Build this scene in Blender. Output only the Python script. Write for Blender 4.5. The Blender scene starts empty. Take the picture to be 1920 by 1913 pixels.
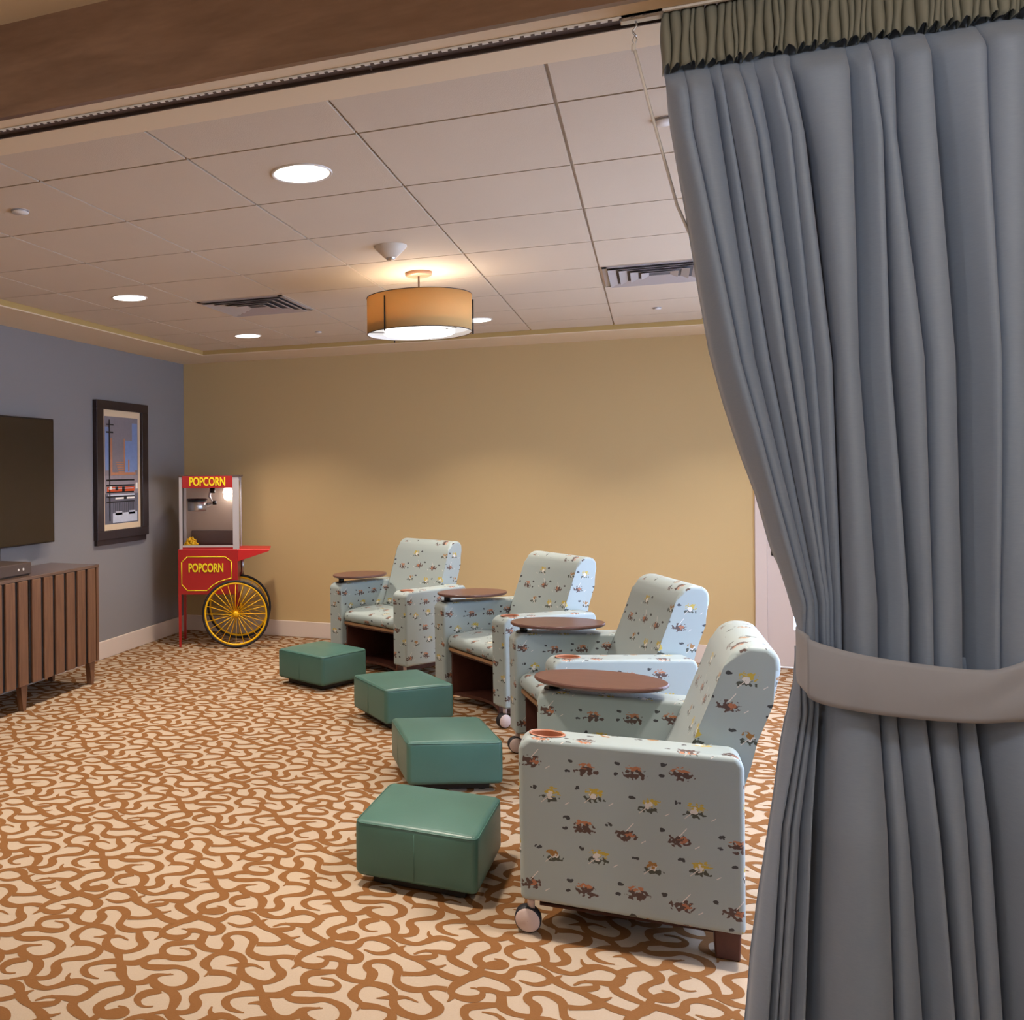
import bpy, bmesh, math, random
from mathutils import Vector, Matrix
import numpy as np
random.seed(7)
scene = bpy.context.scene
COL = scene.collection
# ------------------------------------------------------------------ camera
CH = 1.56
cam_d = bpy.data.cameras.new('camera'); cam = bpy.data.objects.new('camera', cam_d); COL.objects.link(cam)
R_ = Vector((0.92280139, 0.3851722, -0.00894272)); U_ = Vector((0.00770836, 0.0047487, 0.99995901)); B_ = Vector((0.38519888, -0.9228325, 0.00141306))
m = Matrix((R_, U_, B_)).transposed().to_4x4(); m.translation = Vector((0, 0, CH)); cam.matrix_world = m
FPX = 1749.0; PX = 490.0; PY = 882.0
cam_d.sensor_fit = 'HORIZONTAL'; cam_d.sensor_width = 36.0; cam_d.lens = FPX / 1920 * 36
cam_d.shift_x = (960 - PX) / 1920; cam_d.shift_y = (PY - 956.5) / 1920
cam_d.clip_start = 0.05; cam_d.clip_end = 100
scene.camera = cam
# ------------------------------------------------------------------ colour management, world
scene.view_settings.view_transform = 'Standard'; scene.view_settings.look = 'None'
scene.view_settings.gamma = 1.0; scene.view_settings.use_curve_mapping = False
scene.view_settings.exposure = 0.0
w = bpy.data.worlds.new('world'); scene.world = w; w.use_nodes = True
bg = w.node_tree.nodes['Background']; bg.inputs[0].default_value = (0.56, 0.70, 1.0, 1); bg.inputs[1].default_value = 7.2
# ------------------------------------------------------------------ room dimensions
XL, XR, YB, YN = -4.2, 2.0, 8.11, -2.2      # walls
ZT, ZS, ZN = 2.63, 2.587, 2.85              # tile ceiling, soffit, near ceiling
TXL, TXR, TYN, TYB = -3.72, 1.55, 2.48, 7.57
WY0, WY1, WZ0, WZ1 = 2.7, 6.9, 0.08, 2.25   # window in the right wall
P_DOWN = 19; P_NEAR = 25; P_PEND = 17; P_WIN = 1.0
# lamps: area light helper (the lamp's own light)
def area(name, loc, rot, size, power, col=(1, .86, .70), shape='DISK', spread=math.pi, size_y=None):
    l = bpy.data.lights.new(name, 'AREA'); l.shape = shape; l.size = size
    if size_y: l.size_y = size_y
    l.energy = power; l.color = col; l.spread = spread
    o = bpy.data.objects.new(name, l); COL.objects.link(o); o.location = loc; o.rotation_euler = rot
    return o
WARM = (1.0, 0.87, 0.73); NEUT = (1.0, 0.91, 0.83)
DOWN = [(-1.158, 3.18), (-2.975, 5.03), (-2.975, 6.87), (-1.158, 6.87), (-2.975, 3.18), (0.66, 3.18), (0.66, 5.03), (0.66, 6.87)]
for i, (x, y) in enumerate(DOWN):
    area('downlight_lamp', (x, y, ZT - 0.012), (0, 0, 0), 0.19, P_DOWN, WARM if x < 0 else NEUT, spread=math.radians(108))
NEARL = [(-2.4, 0.2), (0.9, 0.75), (-0.7, -1.0)]
for (x, y) in NEARL:   # unseen fill lamps added to brighten the curtain and beam
    l = bpy.data.lights.new('near_fill_lamp', 'POINT'); l.energy = P_NEAR; l.color = (1.0, .97, .95); l.shadow_soft_size = .10
    lo = bpy.data.objects.new('near_fill_lamp', l); COL.objects.link(lo); lo.location = (x, y, 2.42)
pt = area('window_portal', (XR + 0.02, (WY0 + WY1) / 2, (WZ0 + WZ1) / 2), (0, math.radians(90), 0), WZ1 - WZ0, 1, (1, 1, 1), 'RECTANGLE', size_y=WY1 - WY0)
pt.data.cycles.is_portal = True

# ------------------------------------------------------------------ materials
def s2l(c): return tuple(((v / 255) / 12.92 if v / 255 <= .04045 else ((v / 255 + .055) / 1.055) ** 2.4) for v in c)
class NT:
    def __init__(s, name):
        s.m = bpy.data.materials.new(name); s.m.use_nodes = True; s.t = s.m.node_tree; s.b = s.t.nodes['Principled BSDF']; s.out = s.t.nodes['Material Output']
    def n(s, typ, **kw):
        nd = s.t.nodes.new(typ)
        for k, v in kw.items():
            if k.startswith('i_'):
                key = k[2:]; key = int(key) if key.isdigit() else key
                nd.inputs[key].default_value = v
            else: setattr(nd, k, v)
        return nd
    def l(s, a, b): s.t.links.new(a, b)
    def math(s, op, a, b=None, c=None):
        nd = s.n('ShaderNodeMath', operation=op)
        for i, v in enumerate((a, b, c)):
            if v is None: continue
            if isinstance(v, (int, float)): nd.inputs[i].default_value = v
            else: s.l(v, nd.inputs[i])
        return nd.outputs[0]
    def mix(s, f, a, b):
        nd = s.n('ShaderNodeMix', data_type='RGBA')
        for i, v in ((0, f), (6, a), (7, b)):
            if isinstance(v, (int, float)): nd.inputs[i].default_value = v
            elif isinstance(v, tuple): nd.inputs[i].default_value = (*v[:3], 1)
            else: s.l(v, nd.inputs[i])
        return nd.outputs[2]
def mat(name, col, rough=.6, metal=0, noise=0.0, nscale=8, bump=0.0, bscale=200, spec=.5, emit=0, emitc=None, coat=0, sheen=0):
    t = NT(name); c = s2l(col)
    t.b.inputs['Base Color'].default_value = (*c, 1); t.b.inputs['Roughness'].default_value = rough; t.b.inputs['Metallic'].default_value = metal
    t.b.inputs['Specular IOR Level'].default_value = spec
    if coat: t.b.inputs['Coat Weight'].default_value = coat; t.b.inputs['Coat Roughness'].default_value = .12
    if sheen: t.b.inputs['Sheen Weight'].default_value = sheen
    tc = t.n('ShaderNodeTexCoord')
    if noise:
        nz = t.n('ShaderNodeTexNoise', i_Scale=nscale, i_Detail=3.0); t.l(tc.outputs['Object'], nz.inputs['Vector'])
        t.l(t.mix(nz.outputs[0], tuple(v * (1 - noise) for v in c), tuple(min(1, v * (1 + noise)) for v in c)), t.b.inputs['Base Color'])
    if bump:
        nz = t.n('ShaderNodeTexNoise', i_Scale=bscale, i_Detail=2.0); t.l(tc.outputs['Object'], nz.inputs['Vector'])
        bp = t.n('ShaderNodeBump', i_Strength=bump, i_Distance=.002); t.l(nz.outputs[0], bp.inputs['Height']); t.l(bp.outputs[0], t.b.inputs['Normal'])
    if emit:
        t.b.inputs['Emission Color'].default_value = (*(s2l(emitc) if emitc else c), 1); t.b.inputs['Emission Strength'].default_value = emit
    return t.m
def wood(name, c1, c2, scale=(6, 6, .6), rough=.45, freq=6, coat=0.0):
    t = NT(name); tc = t.n('ShaderNodeTexCoord'); mp = t.n('ShaderNodeMapping'); mp.inputs['Scale'].default_value = scale
    t.l(tc.outputs['Object'], mp.inputs[0])
    nz = t.n('ShaderNodeTexNoise', i_Scale=freq, i_Detail=5.0, i_Distortion=.6); t.l(mp.outputs[0], nz.inputs['Vector'])
    n2 = t.n('ShaderNodeTexNoise', i_Scale=freq * 7, i_Detail=2.0); t.l(mp.outputs[0], n2.inputs['Vector'])
    f = t.math('ADD', t.math('MULTIPLY', nz.outputs[0], 1.3), t.math('MULTIPLY', n2.outputs[0], .4))
    f = t.math('SUBTRACT', f, .35)
    t.l(t.mix(f, s2l(c1), s2l(c2)), t.b.inputs['Base Color']); t.b.inputs['Roughness'].default_value = rough
    if coat: t.b.inputs['Coat Weight'].default_value = coat; t.b.inputs['Coat Roughness'].default_value = .15
    return t.m
def emis(name, col, st):
    t = NT(name); e = t.n('ShaderNodeEmission'); e.inputs[0].default_value = (*s2l(col), 1); e.inputs[1].default_value = st
    t.l(e.outputs[0], t.out.inputs[0]); return t.m
M = {}
M['wall_gray'] = mat('wall_gray_paint', (136, 132, 132), .7, bump=.12, bscale=120, spec=.3)
M['wall_gold'] = mat('wall_gold_paint', (196, 169, 121), .7, bump=.12, bscale=120, spec=.3)
M['wall_cream'] = mat('wall_cream_paint', (205, 190, 168), .7, spec=.3)
M['soffit'] = mat('soffit_paint', (222, 200, 168), .75, spec=.3)
M['trayface'] = mat('tray_face_paint', (186, 156, 98), .7, spec=.3)
M['tile'] = mat('ceiling_tile', (206, 188, 166), .85, bump=.25, bscale=260, spec=.2, noise=.02, nscale=3)
M['tbar'] = mat('ceiling_grid', (190, 178, 168), .45)
M['baseboard'] = mat('baseboard_paint', (214, 198, 184), .45)
M['door'] = mat('door_paint', (206, 190, 182), .5)
M['white'] = mat('white_plastic', (226, 220, 214), .4)
M['black'] = mat('black_plastic', (20, 19, 20), .4)
M['steel'] = mat('brushed_steel', (190, 190, 192), .3, metal=1)
M['alu'] = mat('satin_aluminium', (205, 200, 202), .42, metal=.6)
M['bronze'] = mat('dark_bronze', (84, 70, 64), .5, metal=.2)
M['beam'] = wood('polished_dark_wood', (96, 68, 50), (138, 106, 84), (.8, 4, 4), .28, 3, coat=.5)
M['cab'] = wood('walnut', (86, 56, 38), (128, 90, 64), (9, 9, .7), .5)
M['cab_dark'] = mat('painted_gap_shade', (24, 18, 16), .7)  # near-black puts the shade between slats into the door board's colour
M['cab_top'] = wood('walnut_top', (88, 66, 56), (112, 88, 76), (6, .6, 6), .25, coat=.3)
M['chairwood'] = wood('mahogany_laminate', (72, 38, 30), (98, 58, 46), (2, 2, 2), .5)
M['edgewood'] = wood('light_wood_edge', (150, 110, 76), (176, 134, 96), (2, 2, 2), .5)
M['tablet'] = wood('tablet_wood', (90, 58, 50), (108, 72, 64), (1.2, 6, 6), .36, 4, coat=.2)
M['red'] = mat('red_enamel', (166, 22, 26), .32, coat=.3)
M['redtop'] = mat('red_enamel_shelf', (196, 30, 30), .4)
M['yellow'] = mat('yellow_paint', (244, 190, 10), .4)
M['ylet'] = mat('yellow_lettering', (238, 214, 20), .5)
M['rubber'] = mat('black_rubber', (26, 24, 34), .6)
M['popcorn'] = mat('popcorn_yellow', (255, 204, 40), .8, bump=1.0, bscale=60)
M['caster'] = mat('caster_hub', (206, 186, 180), .4)
M['print_frame'] = wood('dark_frame_wood', (34, 24, 25), (50, 38, 38), (6, 6, .8), .45)
M['mat_board'] = mat('cream_mat_board', (226, 200, 164), .7)
M['screen'] = mat('tv_screen', (44, 34, 26), .22, spec=.5)
M['lens'] = emis('downlight_lens', (255, 248, 240), 6.0)
M['glow'] = emis('lamp_diffuser', (250, 244, 240), .93)
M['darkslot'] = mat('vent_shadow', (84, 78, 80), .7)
M['vent'] = mat('vent_metal', (178, 172, 172), .4, metal=.3)
def glass(name):
    t = NT(name); t.b.inputs['Base Color'].default_value = (1, 1, 1, 1); t.b.inputs['Transmission Weight'].default_value = 1.0
    t.b.inputs['Roughness'].default_value = .02; t.b.inputs['IOR'].default_value = 1.1; return t.m
M['glass'] = glass('clear_glass')
def leather():
    t = NT('green_leather'); tc = t.n('ShaderNodeTexCoord')
    v = t.n('ShaderNodeTexVoronoi', i_Scale=220.0); t.l(tc.outputs['Object'], v.inputs['Vector'])
    n = t.n('ShaderNodeTexNoise', i_Scale=5.0, i_Detail=3.0); t.l(tc.outputs['Object'], n.inputs['Vector'])
    t.l(t.mix(n.outputs[0], s2l((62, 100, 92)), s2l((74, 114, 104))), t.b.inputs['Base Color'])
    bp = t.n('ShaderNodeBump', i_Strength=.15, i_Distance=.001); t.l(v.outputs[0], bp.inputs['Height']); t.l(bp.outputs[0], t.b.inputs['Normal'])
    t.b.inputs['Roughness'].default_value = .36; return t.m
M['leather'] = leather()
def shade_mat():
    t = NT('lamp_shade_linen'); d = t.n('ShaderNodeBsdfDiffuse'); tr = t.n('ShaderNodeBsdfTranslucent')
    c = (*s2l((232, 194, 134)), 1); d.inputs[0].default_value = (*s2l((222, 182, 122)), 1); tr.inputs[0].default_value = c
    mx = t.n('ShaderNodeMixShader'); mx.inputs[0].default_value = .3; t.l(d.outputs[0], mx.inputs[1]); t.l(tr.outputs[0], mx.inputs[2]); t.l(mx.outputs[0], t.out.inputs[0])
    return t.m
M['shade'] = shade_mat()
def curtain_mat():
    t = NT('blue_grey_curtain_fabric'); tc = t.n('ShaderNodeTexCoord'); mp = t.n('ShaderNodeMapping'); mp.inputs['Scale'].default_value = (60, 60, 400); t.l(tc.outputs['Object'], mp.inputs[0])
    n = t.n('ShaderNodeTexNoise', i_Scale=1.0, i_Detail=3.0); t.l(mp.outputs[0], n.inputs['Vector'])
    mp2 = t.n('ShaderNodeMapping'); mp2.inputs['Scale'].default_value = (5, 5, 1.2); t.l(tc.outputs['Object'], mp2.inputs[0])
    n2 = t.n('ShaderNodeTexNoise', i_Scale=2.0, i_Detail=4.0, i_Distortion=.5); t.l(mp2.outputs[0], n2.inputs['Vector'])
    f = t.math('ADD', t.math('MULTIPLY', n.outputs[0], .5), t.math('MULTIPLY', n2.outputs[0], .5))
    t.l(t.mix(f, s2l((124, 143, 168)), s2l((148, 162, 184))), t.b.inputs['Base Color']); t.b.inputs['Roughness'].default_value = .62
    t.b.inputs['Sheen Weight'].default_value = .25
    bp = t.n('ShaderNodeBump', i_Strength=.15, i_Distance=.002); t.l(n2.outputs[0], bp.inputs['Height']); t.l(bp.outputs[0], t.b.inputs['Normal'])
    return t.m
M['curtain'] = curtain_mat()
M['band'] = mat('tieback_fabric', (160, 165, 178), .6, noise=.05, nscale=20, sheen=.2)
def carpet(name, c1, c2):
    t = NT(name); tc = t.n('ShaderNodeTexCoord')
    n = t.n('ShaderNodeTexNoise', i_Scale=180.0, i_Detail=2.0); t.l(tc.outputs['Object'], n.inputs['Vector'])
    n2 = t.n('ShaderNodeTexNoise', i_Scale=2.5, i_Detail=3.0); t.l(tc.outputs['Object'], n2.inputs['Vector'])
    f = t.math('ADD', t.math('MULTIPLY', n.outputs[0], .6), t.math('MULTIPLY', n2.outputs[0], .4))
    t.l(t.mix(f, s2l(c1), s2l(c2)), t.b.inputs['Base Color']); t.b.inputs['Roughness'].default_value = .95; t.b.inputs['Specular IOR Level'].default_value = .1
    bp = t.n('ShaderNodeBump', i_Strength=.25, i_Distance=.002); t.l(n.outputs[0], bp.inputs['Height']); t.l(bp.outputs[0], t.b.inputs['Normal'])
    return t.m
M['carpet'] = carpet('carpet_cream_pile', (170, 151, 130), (185, 166, 145))
M['carpet_brown'] = carpet('carpet_brown_scrolls', (120, 81, 46), (136, 94, 57))
def fabric():
    """grey-green upholstery printed with rows of small sprigs (pattern in the mesh's own UVs, metres)"""
    t = NT('sprig_print_upholstery'); uv = t.n('ShaderNodeUVMap'); sp = t.n('ShaderNodeSeparateXYZ'); t.l(uv.outputs[0], sp.inputs[0])
    base = s2l((158, 171, 171)); out = base
    CW, RH = .150, .098
    v = t.math('DIVIDE', sp.outputs[1], RH); row = t.math('FLOOR', v); fv = t.math('SUBTRACT', t.math('FRACT', v), .5)
    odd = t.math('MODULO', t.math('ABSOLUTE', row), 2.0)
    u = t.math('ADD', t.math('DIVIDE', sp.outputs[0], CW), t.math('MULTIPLY', odd, .38)); colm = t.math('FLOOR', u); fu = t.math('SUBTRACT', t.math('FRACT', u), .5)
    cb = t.n('ShaderNodeCombineXYZ'); t.l(colm, cb.inputs[0]); t.l(row, cb.inputs[1])
    wn = t.n('ShaderNodeTexWhiteNoise', noise_dimensions='2D'); t.l(cb.outputs[0], wn.inputs['Vector'])
    rnd = wn.outputs[0]
    # metres from the sprig's middle
    mx = t.math('ADD', t.math('MULTIPLY', fu, CW), t.math('MULTIPLY', t.math('SUBTRACT', rnd, .5), .045)); my = t.math('ADD', t.math('MULTIPLY', fv, RH), t.math('MULTIPLY', t.math('SUBTRACT', t.math('FRACT', t.math('MULTIPLY', rnd, 7.3)), .5), .022))
    nz = t.n('ShaderNodeTexNoise', i_Scale=88.0, i_Detail=0.5, i_Roughness=.5); t.l(uv.outputs[0], nz.inputs['Vector'])
    nz2 = t.n('ShaderNodeTexNoise', i_Scale=85.0, i_Detail=1.0); mp = t.n('ShaderNodeMapping'); mp.inputs['Location'].default_value = (3.7, 9.1, 0); mp.inputs['Scale'].default_value = (1, 1.5, 1); t.l(uv.outputs[0], mp.inputs[0]); t.l(mp.outputs[0], nz2.inputs['Vector'])
    def blob(cx, cy, rx, ry, thr, src=nz):
        dx = t.math('DIVIDE', t.math('SUBTRACT', mx, cx), rx * 1.25); dy = t.math('DIVIDE', t.math('SUBTRACT', my, cy), ry * 1.2)
        r2 = t.math('ADD', t.math('MULTIPLY', dx, dx), t.math('MULTIPLY', dy, dy))
        g = t.math('SUBTRACT', 1.0, r2)
        k = t.math('ADD', t.math('MULTIPLY', g, .28), t.math('SUBTRACT', src.outputs[0], thr + .05))
        ins = t.math('GREATER_THAN', g, 0.0)
        return t.math('MULTIPLY', ins, t.math('MULTIPLY', t.math('MAXIMUM', k, 0.0), 16.0, None))
    def cl(x):
        return t.math('MINIMUM', x, 1.0)
    ev = t.math('SUBTRACT', 1.0, odd)
    keep = t.math('GREATER_THAN', rnd, .12)
    # bowl-shaped brown sprig with orange flecks (even rows)
    c = base
    def stick(cx, cy, ang, ln, wd):   # thin slanting stem
        ca, sa = math.cos(ang), math.sin(ang); dx = t.math('SUBTRACT', mx, cx); dy = t.math('SUBTRACT', my, cy)
        p = t.math('ADD', t.math('MULTIPLY', dx, ca), t.math('MULTIPLY', dy, sa)); q = t.math('SUBTRACT', t.math('MULTIPLY', dy, ca), t.math('MULTIPLY', dx, sa))
        return t.math('MULTIPLY', t.math('LESS_THAN', t.math('ABSOLUTE', p), ln), t.math('LESS_THAN', t.math('ABSOLUTE', q), wd))
    lo = t.math('LESS_THAN', rnd, .55); hi = t.math('SUBTRACT', 1.0, lo)
    ehi = t.math('MULTIPLY', ev, hi); ohi = t.math('MULTIPLY', odd, hi); elo = t.math('MULTIPLY', ev, lo); olo = t.math('MULTIPLY', odd, lo)
    layers = [(blob(0, -.006, .032, .018, .56), ev, (82, 62, 56)), (blob(.004, .011, .026, .010, .60, nz2), ehi, (178, 118, 82)),
              (stick(-.012, .022, -.9, .018, .0012), elo, (222, 216, 208)), (blob(-.012, -.004, .014, .012, .60, nz2), elo, (168, 108, 76)),
              (blob(-.004, .012, .026, .015, .58, nz2), olo, (188, 164, 62)), (blob(0, -.010, .030, .011, .56), odd, (66, 72, 62)),
              (blob(.002, .002, .012, .012, .55), odd, (214, 212, 206)), (stick(.018, -.014, -.75, .016, .0013), odd, (206, 200, 190)),
              (blob(.008, .008, .016, .012, .56), ohi, (150, 108, 52)),
              (blob(.052, .022, .010, .006, .50), keep, (56, 58, 60)), (blob(.058, -.012, .007, .005, .46), ehi, (56, 56, 60)), (stick(-.052, -.02, -.6, .008, .0012), lo, (220, 214, 206))]
    for bm_, gate, colr in layers:
        c = t.mix(t.math('MULTIPLY', cl(bm_), t.math('MULTIPLY', gate, keep)), c, s2l(colr))
    t.l(c, t.b.inputs['Base Color']); t.b.inputs['Roughness'].default_value = .5; t.b.inputs['Sheen Weight'].default_value = .1
    return t.m
M['fabric'] = fabric()
M['fabric_plain'] = mat('plain_grey_green_fabric', (150, 164, 162), .6)

# ------------------------------------------------------------------ mesh helpers
def setp(o, label=None, cat=None, group=None, kind=None):
    if label: o['label'] = label
    if cat: o['category'] = cat
    if group: o['group'] = group
    if kind: o['kind'] = kind
    return o
def empty(name, loc=(0, 0, 0), rz=0):
    o = bpy.data.objects.new(name, None); COL.objects.link(o); o.location = loc; o.rotation_euler = (0, 0, rz); o.empty_display_size = .1; return o
def finish(name, bm, mats, parent=None, smooth=False, wn=False, uv=False, loc=None):
    me = bpy.data.meshes.new(name)
    bmesh.ops.recalc_face_normals(bm, faces=bm.faces)
    bm.to_mesh(me); bm.free()
    if not isinstance(mats, (list, tuple)): mats = [mats]
    for x in mats: me.materials.append(x)
    if smooth:
        me.polygons.foreach_set('use_smooth', [True] * len(me.polygons))
    o = bpy.data.objects.new(name, me); COL.objects.link(o)
    if parent is not None: o.parent = parent
    if loc: o.location = loc
    if wn:
        md = o.modifiers.new('wn', 'WEIGHTED_NORMAL'); md.keep_sharp = True; md.weight = 80
    if uv: boxuv(me)
    return o
def boxuv(me, off=(0, 0)):
    l = me.uv_layers.new(name='UVMap')
    for p in me.polygons:
        n = p.normal; ax = max(range(3), key=lambda i: abs(n[i]))
        for li in p.loop_indices:
            c = me.vertices[me.loops[li].vertex_index].co
            u = (c.y, c.z) if ax == 0 else ((c.x, c.z) if ax == 1 else (c.x, c.y))
            l.data[li].uv = (u[0] + .07 + ax * .31, u[1] + .05)
def box(bm, x0, x1, y0, y1, z0, z1, bev=0, seg=3, mi=0):
    vs = [bm.verts.new((x, y, z)) for x in (x0, x1) for y in (y0, y1) for z in (z0, z1)]
    q = [(0, 1, 3, 2), (4, 6, 7, 5), (0, 4, 5, 1), (2, 3, 7, 6), (0, 2, 6, 4), (1, 5, 7, 3)]
    fs = [bm.faces.new([vs[i] for i in f]) for f in q]
    for f in fs: f.material_index = mi
    if bev:
        es = list({e for f in fs for e in f.edges})
        r = bmesh.ops.bevel(bm, geom=es, offset=bev, segments=seg, profile=.5, affect='EDGES', clamp_overlap=True)
        for f in r['faces']: f.material_index = mi
    return vs
def B(x0, x1, y0, y1, z0, z1, bev=0, seg=3):
    bm = bmesh.new(); box(bm, x0, x1, y0, y1, z0, z1, bev, seg); return bm
def cyl(bm, p0, p1, r0, r1=None, n=20, cap=True, mi=0):
    p0, p1 = Vector(p0), Vector(p1); r1 = r0 if r1 is None else r1
    d = (p1 - p0).normalized(); a = d.orthogonal().normalized(); b = d.cross(a)
    A = [bm.verts.new(p0 + (a * math.cos(t) + b * math.sin(t)) * r0) for t in [2 * math.pi * i / n for i in range(n)]]
    C = [bm.verts.new(p1 + (a * math.cos(t) + b * math.sin(t)) * r1) for t in [2 * math.pi * i / n for i in range(n)]]
    for i in range(n):
        f = bm.faces.new((A[i], A[(i + 1) % n], C[(i + 1) % n], C[i])); f.smooth = True; f.material_index = mi
    if cap:
        f = bm.faces.new(A[::-1]); f.material_index = mi; f = bm.faces.new(C); f.material_index = mi
def lathe(bm, prof, n=48, axis='Z', c=(0, 0, 0), mi=0, closed=False):
    c = Vector(c); rings = []
    for r, z in prof:
        ring = []
        for i in range(n):
            t = 2 * math.pi * i / n; x, y = r * math.cos(t), r * math.sin(t)
            ring.append(bm.verts.new(c + (Vector((x, y, z)) if axis == 'Z' else Vector((x, z, y)))))
        rings.append(ring)
    k = len(rings)
    for j in range(k if closed else k - 1):
        a, b = rings[j], rings[(j + 1) % k]
        for i in range(n):
            f = bm.faces.new((a[i], a[(i + 1) % n], b[(i + 1) % n], b[i])); f.smooth = True; f.material_index = mi
    return rings
def tube(bm, pts, r, n=8, closed=False, mi=0):
    pts = [Vector(p) for p in pts]; N = len(pts); rings = []; prev = None
    for i, p in enumerate(pts):
        d = (pts[(i + 1) % N] - pts[i - 1]) if closed else (pts[min(i + 1, N - 1)] - pts[max(i - 1, 0)])
        d.normalize()
        a = (prev - d * prev.dot(d)) if prev is not None else d.orthogonal()
        a.normalize(); prev = a; b = d.cross(a); rr = r[i] if isinstance(r, (list, tuple)) else r
        rings.append([bm.verts.new(p + (a * math.cos(2 * math.pi * k / n) + b * math.sin(2 * math.pi * k / n)) * rr) for k in range(n)])
    for i in range(N if closed else N - 1):
        A, C = rings[i], rings[(i + 1) % N]
        for k in range(n):
            f = bm.faces.new((A[k], A[(k + 1) % n], C[(k + 1) % n], C[k])); f.smooth = True; f.material_index = mi
    if not closed:
        bm.faces.new(rings[0][::-1]); bm.faces.new(rings[-1])
def prism(bm, poly, x0, x1, axis='Y', bev=0, seg=4, mi=0, bev_caps_only=False):
    """poly in the plane across the axis: Y -> (x,z), X -> (y,z), Z -> (x,y)"""
    def V(p, h):
        return (p[0], h, p[1]) if axis == 'Y' else ((h, p[0], p[1]) if axis == 'X' else (p[0], p[1], h))
    a = [bm.verts.new(V(p, x0)) for p in poly]; b = [bm.verts.new(V(p, x1)) for p in poly]; n = len(poly)
    fa = bm.faces.new(a); fb = bm.faces.new(b[::-1]); fs = [fa, fb]
    for i in range(n): fs.append(bm.faces.new((a[i], b[i], b[(i + 1) % n], a[(i + 1) % n])))
    for f in fs: f.material_index = mi
    if bev:
        es = list({e for f in ((fa, fb) if bev_caps_only else fs) for e in f.edges})
        bmesh.ops.bevel(bm, geom=es, offset=bev, segments=seg, profile=.5, affect='EDGES', clamp_overlap=True)
def catmull(pts, k=6, closed=False):
    n = len(pts); out = []
    for i in range(n if closed else n - 1):
        g = lambda j: pts[j % n] if closed else pts[max(0, min(n - 1, j))]
        p0, p1, p2, p3 = g(i - 1), g(i), g(i + 1), g(i + 2)
        for s in range(k):
            t = s / k
            out.append(tuple(.5 * (2 * b + (c - a) * t + (2 * a - 5 * b + 4 * c - d) * t * t + (3 * b - a - 3 * c + d) * t ** 3) for a, b, c, d in zip(p0, p1, p2, p3)))
    if not closed: out.append(tuple(pts[-1]))
    return out
def text_bm(bm, s, size, width, origin, ux, uz, depth=.002, bold=.0, mi=0):
    """lettering: built-in font -> mesh placed with right vector ux and up vector uz"""
    cu = bpy.data.curves.new('lettering', 'FONT'); cu.body = s; cu.size = size; cu.extrude = depth; cu.offset = bold; cu.align_x = 'CENTER'; cu.align_y = 'CENTER'; cu.resolution_u = 4
    ob = bpy.data.objects.new('lettering', cu); COL.objects.link(ob); bpy.context.view_layer.update()
    me = bpy.data.meshes.new_from_object(ob); xs = [v.co.x for v in me.vertices]; sx = width / (max(xs) - min(xs))
    ux, uz = Vector(ux), Vector(uz); un = ux.cross(uz); o = Vector(origin)
    for v in me.vertices:
        c = v.co.copy(); v.co = o + ux * c.x * sx + uz * c.y + un * c.z
    for p in me.polygons: p.material_index = mi
    bm.from_mesh(me); bpy.data.objects.remove(ob); bpy.data.meshes.remove(me); bpy.data.curves.remove(cu)

# image point -> floor (used to lay the carpet's drawing at its true size on the floor)
def floor_pt(x, y):
    d = R_ * (x - PX) - U_ * (y - PY) - B_ * FPX
    t = -CH / d.z; return (d.x * t, d.y * t)

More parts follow.
